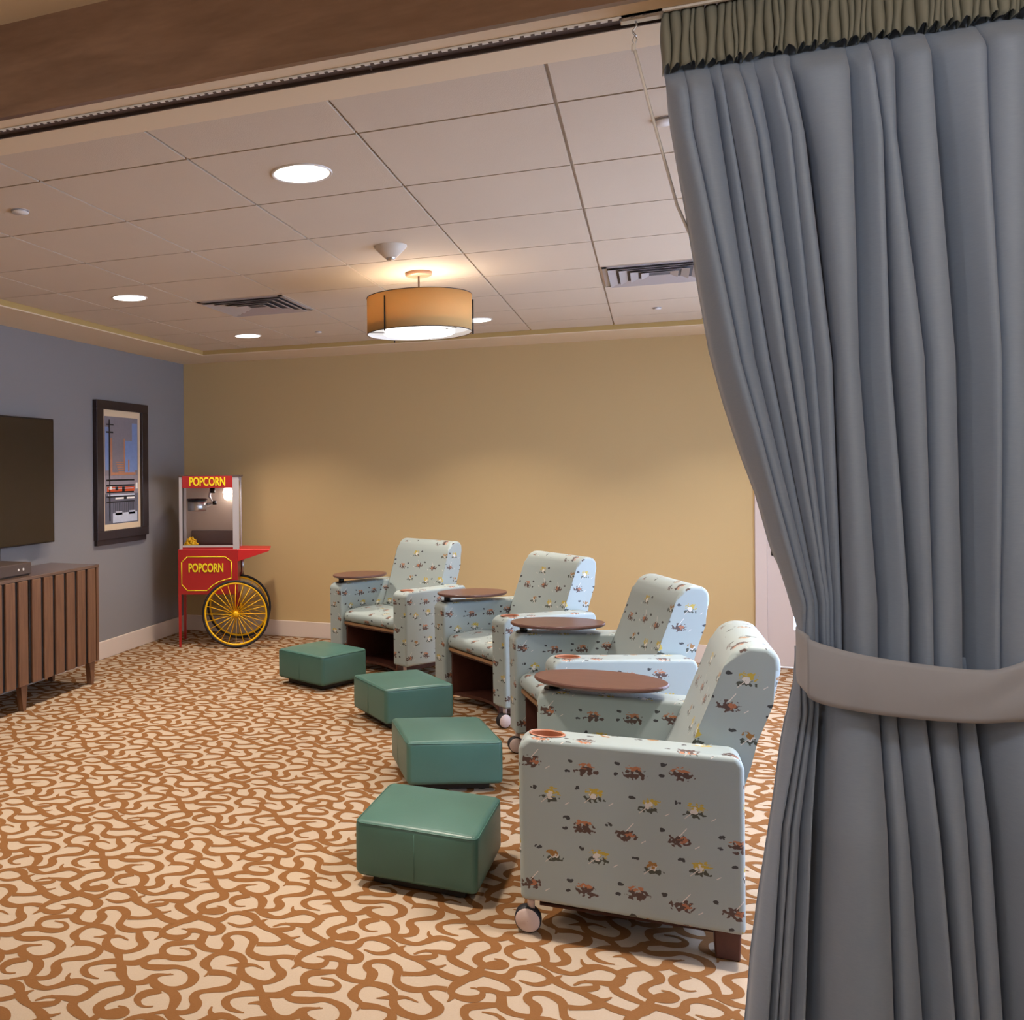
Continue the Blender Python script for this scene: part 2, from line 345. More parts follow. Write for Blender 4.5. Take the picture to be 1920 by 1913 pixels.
# ------------------------------------------------------------------ structure: floor
def build_floor():
    bm = bmesh.new(); box(bm, XL - .1, XR + .1, YN - .1, YB + .1, -.08, 0)
    bm.to_mesh(me0 := bpy.data.meshes.new('tmp')); bm.free()
    V = [tuple(v.co) for v in me0.vertices]; F = [tuple(p.vertices) for p in me0.polygons]; MI = [0] * len(F)
    bpy.data.meshes.remove(me0)
    S1 = [  # strokes traced in one repeat: points, half width profile (start, mid, end)
     ([(820,355),(770,400),(745,440),(800,482),(920,498),(985,470),(1025,425),(1005,385),(1045,350),(1130,335),(1220,348),(1265,400),(1215,465),(1195,510),(1250,548),(1350,562),(1500,545),(1600,558)], 'c'),
     ([(1392,570),(1400,640),(1438,692),(1390,740),(1280,775),(1180,770),(1095,740),(1062,690),(1078,640),(1112,590),(1075,540),(960,515),(850,535),(760,590),(745,625),(775,675),(708,725)], 'e'),
     ([(770,685),(900,695),(990,730),(985,775),(900,825),(740,845),(615,865),(560,910),(565,965),(510,1020),(400,1042),(290,1030),(200,1040),(92,1052)], 'e'),
     ([(1080,620),(1010,625),(938,628)], 'e'), ([(1100,625),(1200,622),(1285,660)], 'e'),
     ([(1180,780),(1195,850),(1215,930),(1215,1000),(1270,1065),(1370,1088),(1480,1065),(1560,1012),(1735,1002)], 'e'),
     ([(1200,870),(1050,875),(900,905),(842,950),(860,1000),(925,1030),(988,1043)], 'e'),
     ([(1195,960),(1120,955),(1045,965)], 'e'),
     ([(1190,878),(1330,888),(1430,865),(1500,830),(1600,820)], 'c'),
     ([(750,418),(620,422),(460,438),(382,490),(400,540),(480,560),(590,560),(662,530),(650,490),(600,476),(545,468)], 'e'),
     ([(400,540),(250,555),(170,590),(195,635),(330,645),(480,640),(585,680),(605,735),(540,795),(410,830),(290,825),(225,780),(260,725),(405,700)], 'e'),
     ([(290,830),(370,865),(385,920),(340,990),(290,1035)], 'c'),
     ([(270,850),(120,872),(30,925),(40,975),(90,990),(158,986)], 'e'),
     ([(285,1035),(340,1105),(450,1140),(570,1120),(680,1085),(790,1070),(890,1105),(925,1155),(870,1215),(760,1250),(600,1230),(470,1228),(348,1265)], 'e'),
     ([(700,1080),(675,1035),(705,988)], 'e'),
     ([(930,1150),(1050,1108),(1180,1090),(1270,1080),(1308,1150),(1265,1210),(1150,1245),(1040,1285),(985,1345),(1045,1410),(1180,1425),(1265,1390),(1250,1340),(1180,1318)], 'e'),
     ([(1235,1060),(1290,1120)], 'c'),
     ([(760,180),(690,215),(600,245),(480,290),(420,335),(470,370),(560,378),(650,355),(680,325),(650,305),(608,300)], 'e'),
     ([(665,318),(740,315),(850,340),(940,335),(985,290),(940,250),(830,210),(760,180)], 'c'),
     ([(820,330),(800,360),(770,400)], 'c'),
     ([(760,180),(690,140),(645,95),(700,50),(830,0)], 'c'),
     ([(780,180),(850,200),(930,225),(1020,210),(1090,172),(1200,157),(1310,182),(1338,235),(1250,268),(1150,275),(1060,245)], 'e'),
     ([(800,175),(870,145),(960,130),(1060,125)], 'c'),
     ([(1330,225),(1400,290),(1500,335),(1570,385),(1540,420),(1420,438),(1280,435)], 'c'),
     ([(1370,250),(1400,228),(1452,212)], 'e'),
     ([(1440,308),(1560,308),(1650,295),(1660,265),(1600,245)], 'e'),
     ([(1565,385),(1640,382),(1712,365)], 'e'),
     ([(1565,385),(1640,440),(1740,475),(1850,478),(1960,440)], 'c'),
     ([(430,345),(390,370),(328,398)], 'e'),
    ]
    PXC, PYC = .4865, .668
    strokes = []
    for pts, kind in S1:
        img = catmull(pts, 6)
        fl = [floor_pt(x / 5.3333, 1640 + y / 5.3333) for x, y in img]
        L = [0]
        for a, b in zip(fl, fl[1:]): L.append(L[-1] + math.dist(a, b))
        tot = L[-1]; res = []
        for i, p in enumerate(fl):
            a = fl[max(0, i - 1)]; b = fl[min(len(fl) - 1, i + 1)]; dx, dy = b[0] - a[0], b[1] - a[1]; q = math.hypot(dx, dy) or 1
            s = L[i]; wv = .0148 + .003 * math.sin(s * 42 + len(pts))
            if kind == 'e':
                e = (tot - s) / min(.09, tot); wv *= min(1, .22 + .78 * e)
            res.append((p[0], p[1], -dy / q * wv, dx / q * wv))
        strokes.append(res)
    xs0 = int((XL + 1.8) / PXC) - 3; xs1 = int((XR + 1.8) / PXC) + 3
    for ci in range(xs0, xs1 + 1):
        for cj in range(-4, 10):
            ox, oy = ci * PXC, cj * PYC; zz = .0008
            if oy + 3.4 < 1.2: continue
            for k, st in enumerate(strokes):
                z = zz + k * .00001; prev = None
                for (x, y, nx, ny) in st:
                    X, Y = x + ox, y + oy
                    if not (XL < X < XR and 1.0 < Y < YB): prev = None; continue
                    V.append((X + nx, Y + ny, z)); V.append((X - nx, Y - ny, z)); c = len(V)
                    if prev: F.append((prev - 2, prev - 1, c - 1, c - 2)); MI.append(1)
                    prev = c
    me = bpy.data.meshes.new('floor'); me.from_pydata(V, [], F); me.materials.append(M['carpet']); me.materials.append(M['carpet_brown'])
    me.polygons.foreach_set('material_index', MI); me.update()
    o = bpy.data.objects.new('floor', me); COL.objects.link(o); setp(o, kind='structure', label='cream carpet floor with brown scroll pattern'); return o
build_floor()
def struct(name, bm, m, **k):
    o = finish(name, bm, m, **k); o['kind'] = 'structure'; return o
T = .12
struct('wall_left', B(XL - T, XL, YN - T, YB + T, 0, 3.0), M['wall_gray'])
bm = bmesh.new(); DX0, DX1, DZ = .80, 1.80, 2.1
box(bm, XL, DX0, YB, YB + T, 0, 3.0); box(bm, DX1, XR + T, YB, YB + T, 0, 3.0); box(bm, DX0, DX1, YB, YB + T, DZ, 3.0)
struct('wall_back', bm, M['wall_gold'])
bm = bmesh.new(); box(bm, XR, XR + T, YN, WY0, 0, 3.0); box(bm, XR, XR + T, WY1, YB, 0, 3.0); box(bm, XR, XR + T, WY0, WY1, WZ1, 3.0); box(bm, XR, XR + T, WY0, WY1, 0, WZ0)
struct('wall_right', bm, M['wall_cream'])
struct('wall_near', B(XL, XR, YN - T, YN, 0, 3.0), M['wall_cream'])
struct('wall_partition', B(1.3, XR, 2.225, 2.355, 0, ZS), M['wall_cream'])
# tile ceiling with grid, soffit tray
bm = bmesh.new()
xl = [TXL] + [-.25 + .608 * k for k in range(-5, 3)] + [TXR]; yl = [TYN] + [2.875 + .613 * k for k in range(0, 8)] + [TYB]
g = .0055
for i in range(len(xl) - 1):
    for j in range(len(yl) - 1):
        box(bm, xl[i] + g, xl[i + 1] - g, yl[j] + g, yl[j + 1] - g, ZT, ZT + .02)
box(bm, TXL - .02, TXR + .02, TYN - .02, TYB + .02, ZT + .012, ZT + .05, mi=1)
struct('ceiling', bm, [M['tile'], M['tbar']])
bm = bmesh.new()
def ring(bm, z0, z1, mi):
    box(bm, XL, TXL, 2.355, YB, z0, z1, mi=mi); box(bm, TXR, XR, 2.355, YB, z0, z1, mi=mi); box(bm, TXL, TXR, TYB, YB, z0, z1, mi=mi); box(bm, TXL, TXR, 2.355, TYN, z0, z1, mi=mi)
ring(bm, ZS, ZS + .008, 0); ring(bm, ZS + .008, ZT + .06, 1)
struct('trim_1', bm, [M['soffit'], M['trayface']])
# header between the rooms: wood fascia, plaster underside, dark track recess
struct('trim_2', B(XL, XR, 2.205, 2.225, ZS - .004, ZN), M['beam'])
struct('trim_3', B(XL, XR, 2.225, 2.285, ZS, ZN), M['soffit'])
bm = bmesh.new(); box(bm, XL, XR, 2.285, 2.355, ZS + .008, ZS + .06); box(bm, XL, XR, 2.35, 2.3555, ZS - .001, ZS + .06)
for x in (-3.1, -.66): box(bm, x - .002, x + .002, 2.285, 2.352, ZS + .004, ZS + .009)
struct('trim_4', bm, M['bronze'])
struct('ceiling_near', B(XL, XR, YN, 2.205, ZN, ZN + .08), M['soffit'])
struct('baseboard_left', B(XL, XL + .016, YN, YB, 0, .147, .004, 1), M['baseboard'])
struct('baseboard_back', B(XL, .735, YB - .016, YB, 0, .147, .004, 1), M['baseboard'])
struct('baseboard_right', B(XR - .016, XR, YN, WY0, 0, .147, .004, 1), M['baseboard'])
# door with glass panel in the back wall
d = empty('door_1', ((DX0 + DX1) / 2, YB, 0)); d['kind'] = 'structure'; d['label'] = 'pale door with bright glass panel beside the curtain'
bm = bmesh.new(); a0, a1 = .735 - d.location.x, 1.865 - d.location.x
box(bm, a0, a0 + .085, -.02, .02, 0, 2.18, .004, 1); box(bm, a1 - .085, a1, -.02, .02, 0, 2.18, .004, 1); box(bm, a0, a1, -.02, .02, 2.1, 2.18, .004, 1)
finish('door_casing', bm, M['door'], d)
bm = bmesh.new(); L0, L1 = -.478, .478; g0, g1 = .996 - d.location.x, 1.62 - d.location.x
box(bm, L0, g0, .0, .045, .015, 2.095); box(bm, g1, L1, .0, .045, .015, 2.095); box(bm, g0, g1, .0, .045, .015, .295); box(bm, g0, g1, .0, .045, 1.9, 2.095)
finish('door_leaf', bm, M['door'], d)
finish('glass_pane', B(g0, g1, .018, .026, .295, 1.9), M['glass'], d)
bm = bmesh.new(); box(bm, -.452, -.40, -.008, .0, .86, 1.12, .003, 1); cyl(bm, (-.425, -.05, .95), (-.425, 0, .95), .011); cyl(bm, (-.425, -.045, .95), (-.31, -.045, .95), .009)
finish('door_handle', bm, M['black'], d)
# tall window in the right wall
wdw = empty('window_1', (XR, (WY0 + WY1) / 2, 0)); wdw['kind'] = 'structure'
bm = bmesh.new(); h = (WY1 - WY0) / 2
for y in (-h, -h / 3, h / 3, h): box(bm, .0, .08, y - .035, y + .035, WZ0, WZ1)
box(bm, 0, .08, -h, h, WZ0, WZ0 + .07); box(bm, 0, .08, -h, h, WZ1 - .07, WZ1)
finish('window_frame', bm, M['white'], wdw)
finish('window_pane', B(.036, .044, -h + .03, h - .03, WZ0 + .05, WZ1 - .05), M['glass'], wdw)

# ------------------------------------------------------------------ chairs
W, D, HA, HB, TH = .815, .67, .663, .112, .133
def apply_bool(o, cutter):
    md = o.modifiers.new('b', 'BOOLEAN'); md.object = cutter; md.solver = 'EXACT'
    dg = bpy.context.evaluated_depsgraph_get(); me = bpy.data.meshes.new_from_object(o.evaluated_get(dg)); old = o.data; o.modifiers.remove(md); o.data = me
    bpy.data.meshes.remove(old); cm = cutter.data; bpy.data.objects.remove(cutter); bpy.data.meshes.remove(cm)
def arm_bm(y0, y1):
    bm = bmesh.new()
    n = 8; pr = [(D / 2, HB + .01), (D / 2 + .004, HA - .03), (D / 2 - .03, HA), (-D / 2 + .02, HA - .002), (-D / 2, HA - .03), (-D / 2, HB)]
    prism(bm, pr, y0, y1, 'Y', bev=.024, seg=4)
    return bm
def make_chair():
    root = empty('armchair')
    # armrests
    ra = finish('armrest', arm_bm(-W / 2, -W / 2 + TH), M['fabric'], root, smooth=True, wn=True)
    boxuv(ra.data)
    la = finish('armrest', arm_bm(W / 2 - TH, W / 2), M['fabric'], root, smooth=True)
    # cup-holder hole
    cb = bmesh.new(); cx, cy = D / 2 - .085, W / 2 - TH / 2
    pts = [(cx + .056 * math.cos(t), cy + .043 * math.sin(t)) for t in [2 * math.pi * k / 40 for k in range(40)]]
    prism(cb, pts, HA - .07, HA + .03, 'Z'); cut = finish('cut', cb, M['chairwood'])
    bpy.context.view_layer.update(); cut.matrix_world = Matrix(); apply_bool(la, cut)
    md = la.modifiers.new('wn', 'WEIGHTED_NORMAL'); md.keep_sharp = True; md.weight = 80
    while la.data.uv_layers: la.data.uv_layers.remove(la.data.uv_layers[0])
    la.data.materials.clear(); la.data.materials.append(M['fabric'])
    la.data.polygons.foreach_set('material_index', [0] * len(la.data.polygons)); boxuv(la.data)
    bm = bmesh.new(); N = 40; rings = []
    for (s, z) in ((1.06, HA + .0015), (.98, HA + .004), (.90, HA), (.90, HA - .055), (0.01, HA - .055)):
        rings.append([bm.verts.new((cx + .056 * s * math.cos(2 * math.pi * k / N), cy + .043 * s * math.sin(2 * math.pi * k / N), z)) for k in range(N)])
    for A, C in zip(rings, rings[1:]):
        for k in range(N): bm.faces.new((A[k], A[(k + 1) % N], C[(k + 1) % N], C[k]))
    bm.faces.new(rings[-1]); setp(finish('cup_holder', bm, mat('cup_holder_wood', (170, 112, 84), .4), root), label='wood lined cup holder in the armrest')
    # seat cushion: crowned box
    yi = W / 2 - TH - .003
    bm = bmesh.new(); pr = [(D / 2 - .03, .37), (D / 2 - .012, .41), (D / 2 - .035, .452), (.12, .470), (-.10, .462), (-.26, .452), (-.26, .37)]
    prism(bm, pr, -yi, yi, 'Y', bev=.02, seg=4)
    finish('seat', bm, M['fabric'], root, smooth=True, wn=True, uv=True)
    # backrest
    bm = bmesh.new(); pr = [(-.10, .455), (-.155, .56), (-.205, .68), (-.25, .80), (-.29, .91), (-.318, .962), (-.36, .985), (-.42, .982), (-.45, .955), (-.455, .91), (-.43, .80), (-.385, .68), (-.345, .60), (-.337, .50), (-.337, .14), (-.262, .14), (-.262, .455)]
    prism(bm, pr, -yi, yi, 'Y', bev=.022, seg=4)
    finish('backrest', bm, M['fabric'], root, smooth=True, wn=True, uv=True)
    # wooden base under the seat
    bm = bmesh.new(); box(bm, -.25, D / 2 - .04, -yi, yi, .335, .362)
    finish('seat_rail', bm, M['chairwood'], root)
    setp(finish('edge_strip', B(D / 2 - .045, D / 2 - .028, -yi, yi, .350, .368), M['edgewood'], root), label='light wood strip under the seat')
    bm = bmesh.new(); box(bm, -.26, D / 2 - .05, -yi, -yi + .016, .06, .335); box(bm, -.26, D / 2 - .05, yi - .016, yi, .06, .335); box(bm, -.26, -.24, -yi, yi, .06, .335)
    fr = [(D / 2 - .05, -yi)] + [(D / 2 - .05 - .10 * math.sin(math.pi * k / 14), -yi + 2 * yi * k / 14) for k in range(1, 14)] + [(D / 2 - .05, yi), (-.26, yi), (-.26, -yi)]
    prism(bm, fr, .052, .07, 'Z')
    finish('base_frame', bm, M['chairwood'], root)
    for s in (-1, 1):
        bm = bmesh.new(); y = s * (W / 2 - .10); prism(bm, [(-.325, 0), (-.255, 0), (-.25, .125), (-.33, .125)], y - .03, y + .03, 'Y', bev=.004, seg=1)
        finish('leg', bm, M['chairwood'], root)
    for s in (-1, 1):
        y = s * (W / 2 - .045); bm = bmesh.new()
        lathe(bm, [(.012, -.021), (.036, -.021), (.043, -.015), (.043, .015), (.036, .021), (.012, .021)], 28, 'Y', (.315, y, .044))
        c = finish('caster', bm, M['rubber'], root); bm = bmesh.new()
        for q in (-1, 1):
            lathe(bm, [(.0005, q * .027), (.034, q * .0265), (.0395, q * .020)], 28, 'Y', (.315, y, .044))
        cyl(bm, (.305, y, .08), (.305, y, .125), .012)
        setp(finish('hub_cap', bm, M['caster'], c), label='pale round caster cover')
    # swivel tablet on the right arm
    bm = bmesh.new(); N = 56; rings = []
    for s, z in ((.0, .704), (.965, .704), (1.0, .712), (1.0, .717), (.985, .722), (.0, .722)):
        if s == 0: rings.append([bm.verts.new((.10, -.305, z))]); continue
        rings.append([bm.verts.new((.10 + .25 * s * math.cos(2 * math.pi * k / N), -.305 + .165 * s * math.sin(2 * math.pi * k / N), z)) for k in range(N)])
    for A, C in zip(rings, rings[1:]):
        for k in range(N):
            k2 = (k + 1) % N
            if len(A) == 1: bm.faces.new((A[0], C[k2], C[k]))
            elif len(C) == 1: bm.faces.new((A[k], A[k2], C[0]))
            else: bm.faces.new((A[k], A[k2], C[k2], C[k]))
    tb = finish('tablet', bm, M['tablet'], root)
    bm = bmesh.new(); cyl(bm, (.275, -.335, HA - .005), (.275, -.335, .70), .021); cyl(bm, (.275, -.335, HA - .004), (.275, -.335, HA + .004), .04); cyl(bm, (.275, -.335, .697), (.275, -.335, .7035), .035)
    setp(finish('swivel_post', bm, M['black'], tb), label='black swivel post')
    return root
def copy_tree(o, parent=None):
    c = o.copy(); COL.objects.link(c)
    if parent is not None: c.parent = parent
    for ch in list(o.children): copy_tree(ch, c)
    return c
CHAIRS = [(-1.822, 7.075, -2.082, 'grey-green sprig print armchair with round tablet, farthest, nearest the popcorn cart'),
          (-.834, 6.174, -2.403, 'sprig print armchair second from the popcorn cart, tablet over its far arm'),
          (-.263, 5.008, -2.759, 'sprig print armchair just behind the nearest one, its tablet toward the wall'),
          (-.084, 3.598, -3.121, 'nearest sprig print armchair seen side-on in front, cup holder in the near arm')]
proto = make_chair()
for i, (x, y, t, lab) in enumerate(CHAIRS):
    c = proto if i == 0 else copy_tree(proto)
    c.location = (x, y, 0); c.rotation_euler = (0, 0, t); setp(c, lab, 'armchair', 'armchairs in a curved row')

# ------------------------------------------------------------------ ottomans
def make_ottoman():
    root = empty('ottoman'); a, b = .227, .231
    bm = bmesh.new(); pr = 0
    # body: grid box with crown on top and slightly pillowed sides
    n = 14
    def P(u, v): return (-a + 2 * a * u, -b + 2 * b * v)
    box(bm, -a, a, -b, b, .042, .250, .022, 4)
    bmesh.ops.subdivide_edges(bm, edges=[e for e in bm.edges if e.calc_length() > .1], cuts=7, use_grid_fill=True)
    for v in bm.verts:
        if v.co.z > .21:
            v.co.z += .014 * max(0, 1 - (v.co.x / a) ** 2) * max(0, 1 - (v.co.y / b) ** 2)
        q = max(0, 1 - ((v.co.z - .145) / .1) ** 2)
        if abs(v.co.x) > a - .004: v.co.x += math.copysign(.006 * q * max(0, 1 - (v.co.y / b) ** 2), v.co.x)
        if abs(v.co.y) > b - .004: v.co.y += math.copysign(.006 * q * max(0, 1 - (v.co.x / a) ** 2), v.co.y)
    finish('cushion', bm, M['leather'], root, smooth=True, wn=True)
    bm = bmesh.new()
    for s in (-1, 1):
        for z in (.225,):
            pass
    # welt seam round the top edge
    e = .002; r = .03; pts = []
    for (cx, cy, t0) in ((a - r, b - r, 0), (-a + r, b - r, 90), (-a + r, -b + r, 180), (a - r, -b + r, 270)):
        for k in range(6):
            t = math.radians(t0 + 90 * k / 5); pts.append((cx + (r - .001) * math.cos(t), cy + (r - .001) * math.sin(t), .2405))
    tube(bm, pts, .0022, 6, closed=True)
    for s in (-1, 1): tube(bm, [(0.0, s * (b + .0055), .06), (0.0, s * (b + .0062), .15), (0.0, s * (b + .002), .228)], .0012, 5)
    finish('seam', bm, M['leather'], root, smooth=True)
    finish('base', B(-a + .055, a - .055, -b + .055, b - .055, .008, .045), M['black'], root)
    for sx in (-1, 1):
        for sy in (-1, 1):
            bm = bmesh.new(); cyl(bm, (sx * (a - .085), sy * (b - .085), 0), (sx * (a - .085), sy * (b - .085), .014), .02); finish('foot', bm, M['black'], root)
    return root
OTT = [(-2.217, 6.432, -.443, 'low square green leather ottoman farthest away, nearest the popcorn cart'),
       (-1.432, 5.671, -.839, 'green leather ottoman second from the popcorn cart, corner toward the camera'),
       (-.963, 4.663, -1.149, 'green leather ottoman just behind the nearest one, touching it in view'),
       (-.794, 3.56, -.038, 'nearest green leather ottoman, in front of the nearest armchair')]
po = make_ottoman()
for i, (x, y, t, lab) in enumerate(OTT):
    c = po if i == 0 else copy_tree(po)
    c.location = (x, y, 0); c.rotation_euler = (0, 0, t); setp(c, lab, 'ottoman', 'green ottomans in front of the armchairs')

# ------------------------------------------------------------------ media cabinet, set-top box, TV
CX0, CX1, CY0, CY1 = -4.17, -3.75, 3.9, 5.86
cabr = empty('media_cabinet', ((CX0 + CX1) / 2, (CY0 + CY1) / 2, 0)); setp(cabr, 'long slatted walnut media cabinet on tapered legs under the television', 'cabinet')
hx = (CX1 - CX0) / 2; hy = (CY1 - CY0) / 2; ox, oy = cabr.location.x, cabr.location.y
bm = bmesh.new(); box(bm, -hx, hx - .036, -hy, hy, .165, .85); box(bm, -hx, hx, hy - .028, hy, .165, .856)
finish('body', bm, M['cab'], cabr)
finish('top', B(-hx, hx + .004, -hy, hy + .002, .85, .87, .002, 1), M['cab_top'], cabr)
def slat_door(y0, y1):
    bm = bmesh.new(); box(bm, hx - .036, hx - .010, y0, y1, .17, .848)
    d_ = finish('door', bm, M['cab_dark'], cabr)
    n = max(1, round((y1 - y0) / .128)); p = (y1 - y0) / n
    bm = bmesh.new()
    for k in range(n):
        s0 = y0 + k * p + .018; s1 = y0 + (k + 1) * p - .018
        prism(bm, [(s0, .17), (s1, .17), (s1, .848), (s0, .848)], hx - .010, hx + .006, 'X', bev=.003, seg=1)
    finish('slats', bm, M['cab'], d_)
slat_door(5.04 - oy, 5.83 - oy); slat_door(4.24 - oy, 5.03 - oy); slat_door(3.92 - oy, 4.23 - oy)
for y in (5.79 - oy, 4.99 - oy, 4.02 - oy):
    for x in (hx - .035, -hx + .045):
        bm = bmesh.new()
        pr = [(-.035, .165), (.035, .165), (.018, 0), (-.010, 0)]
        v0 = len(bm.verts); prism(bm, [(y + p, q) for p, q in pr], x - .02, x + .02, 'X'); 
        finish('leg', bm, M['cab'], cabr)
stb = empty('set_top_box', (-3.93, 4.90, .87)); setp(stb, 'small dark set-top box lying on the media cabinet', 'electronics')
finish('case', B(-.12, .12, -.24, .24, .008, .085, .006, 2), M['bronze'], stb)
finish('base', B(-.11, .11, -.23, .23, 0, .01), M['black'], stb)
for y in (.10, .15):
    bm = bmesh.new(); cyl(bm, (.119, y, .045), (.1235, y, .045), .008); finish('indicator_dot', bm, M['white'], stb)  # white discs stand in for lit indicator dots
tv = empty('television', (-4.2, 5.0, 0)); setp(tv, 'wall-mounted flat television above the media cabinet', 'television')
finish('housing', B(.05, .095, -.80, .825, 1.03, 1.945, .006, 2), M['black'], tv)
finish('screen', B(.0935, .097, -.79, .815, 1.04, 1.935), M['screen'], tv)
finish('wall_mount', B(0, .052, -.25, .25, 1.3, 1.7), M['black'], tv)
# cable cover running down from the television
setp(finish('cable_cover', B(-4.2, -4.185, 5.30, 5.60, .86, 1.06, .003, 1), M['wall_gray']), 'grey painted cable cover on wall between television and cabinet', 'cable cover')

# ------------------------------------------------------------------ framed print
pf = empty('framed_print', (-4.2, 6.915, 0)); setp(pf, 'tall framed city street print on the grey wall beside the popcorn cart', 'picture')
y0, y1, z0, z1 = -.42, .42, .985, 2.14; ty, tz = .105, .072
bm = bmesh.new()
def bar(bm, ya, yb, za, zb): box(bm, 0.0, .042, ya, yb, za, zb, .003, 1)
bar(bm, y0, y0 + ty, z0 + tz, z1 - tz); bar(bm, y1 - ty, y1, z0 + tz, z1 - tz); bar(bm, y0, y1, z1 - tz, z1); bar(bm, y0, y1, z0, z0 + tz)
box(bm, 0, .03, y0 + .01, y1 - .03, z0 - .045, z0 + .01)
finish('frame', bm, M['print_frame'], pf)
iy0, iy1, iz0, iz1 = y0 + ty, y1 - ty, z0 + tz, z1 - tz
finish('mat_board', B(.004, .016, iy0, iy1, iz0, iz1), M['mat_board'], pf)
py0, py1, pz0, pz1 = iy0 + .045, iy1 - .04, iz0 + .05, iz1 - .055
def PP(u, v): return (py0 + (py1 - py0) * u, pz0 + (pz1 - pz0) * (1 - v))
cols = [(134, 126, 132), (126, 146, 190), (190, 130, 96), (24, 22, 28), (206, 84, 36), (200, 204, 216), (104, 104, 116), (250, 240, 232), (150, 140, 146)]
pm = [mat('print_ink_%s' % n, c, .55, noise=.12, nscale=30) for n, c in zip(('mauve', 'blue', 'orange_brown', 'black', 'orange', 'pale', 'slate', 'white', 'lilac'), cols)]
bm = bmesh.new()
def patch(u0, v0, u1, v1, mi, lay, taper=0):
    a, b = PP(u0, v0), PP(u1, v1); x = .0165 + lay * .0003
    f = bm.faces.new([bm.verts.new((x, a[0], b[1])), bm.verts.new((x, b[0], b[1])), bm.verts.new((x, b[0] - taper, a[1])), bm.verts.new((x, a[0] + taper, a[1]))]); f.material_index = mi
patch(0, 0, 1, 1, 0, 0); patch(0, .55, 1, .72, 8, 1); patch(0, .72, 1, 1, 6, 1)
patch(.82, .05, .98, .50, 1, 1); patch(.6, .22, .9, .53, 1, 2); patch(.02, .1, .14, .5, 1, 1)
patch(.17, .2, .22, .55, 2, 3); patch(.2, .52, .92, .545, 2, 4); patch(.56, .2, .60, .5, 2, 3); patch(.69, .40, .73, .51, 2, 4)
for k in range(5): patch(.32 + .02 * k, .42 + .022 * k, .58, .43 + .022 * k, 2, 3)
patch(.04, .585, .88, .60, 3, 5); patch(.04, .635, .88, .65, 3, 5); patch(.06, .655, .88, .70, 4, 5); patch(.1, .668, .85, .676, 5, 6); patch(.5, .655, .58, .70, 3, 6); patch(.3, .655, .38, .69, 3, 6)
patch(.04, .70, .86, .712, 3, 6); patch(.1, .725, .88, .75, 5, 5); patch(.04, .74, .88, .752, 3, 6); patch(.3, .755, .88, .772, 7, 5); patch(.55, .75, .64, .775, 3, 6); patch(.04, .79, .88, .802, 3, 6)
for k in range(12): patch(.24 + .055 * k, .805, .25 + .055 * k, .90, 3, 5)
patch(.22, .90, .96, .99, 5, 6); patch(.30, .885, .5, .92, 5, 6); patch(.7, .885, .9, .92, 5, 6); patch(.92, .62, .98, .68, 7, 5)
patch(.12, .03, .155, .97, 3, 7); patch(.05, .07, .26, .082, 3, 8); patch(.04, .14, .25, .155, 3, 8); patch(.13, .65, .2, .68, 7, 9)
finish('print', bm, pm, pf)

# ------------------------------------------------------------------ popcorn cart
cart = empty('popcorn_cart', (-3.837, 7.273, 0), math.radians(20.5)); setp(cart, 'red popcorn cart with two yellow-spoked wheels and glass popper case in the corner', 'popcorn cart')
BW, BD = .525, .40
for (x, y, zt) in ((.014, .014, .5), (.014, BD - .014, .5)):
    bm = bmesh.new(); prism(bm, [(x - .014, zt), (x + .014, zt), (x + .010, 0), (x - .010, 0)], y - .012, y + .012, 'Y'); finish('leg', bm, M['red'], cart)
for y in (.014, BD - .014):
    bm = bmesh.new(); prism(bm, [(BW - .034, .5), (BW - .004, .5), (BW - .010, .26), (BW - .030, .26)], y - .012, y + .012, 'Y'); finish('wheel_strut', bm, M['red'], cart)
finish('cabinet_body', B(0, BW, 0, BD, .462, .858, .004, 1), M['red'], cart)
# yellow outlined panel with text on the front
bm = bmesh.new(); wx, wz, wr = .507, .297, .296
def PT(px, py): return ((px / 5.033 + 300 - 331) / 213.0, -.001, 1.56 - (860 + py / 5.033 - 881.5) / 213.0)
outl = [(243,930),(600,930),(660,975),(660,1130),(600,1145),(540,1165),(480,1200),(430,1247),(243,1247),(190,1190),(190,980)]
P3 = [Vector(PT(*p)) for p in outl]
for i in range(len(P3)):
    a_, b_ = P3[i], P3[(i + 1) % len(P3)]; cyl(bm, a_, b_, .0045, n=8)
finish('panel_outline', bm, M['ylet'], cart)
bm = bmesh.new(); text_bm(bm, 'POPCORN', .105, .305, (Vector(PT(420, 1037)) + Vector((0, -.002, 0))), (1, 0, 0), (0, 0, 1), .002, .003)
finish('lettering', bm, M['ylet'], cart)
# side shelf
bm = bmesh.new(); prism(bm, [(BW, .858), (BW + .285, .855), (BW + .27, .838), (BW, .75)], .01, BD - .01, 'Y', bev=.003, seg=1); finish('side_shelf', bm, M['redtop'], cart)
bm = bmesh.new(); cyl(bm, (BW + .022, BD - .05, .60), (BW + .022, BD - .05, .76), .016); cyl(bm, (BW + .0, BD - .05, .61), (BW + .03, BD - .05, .61), .008); finish('bottle_opener_tube', bm, M['steel'], cart)
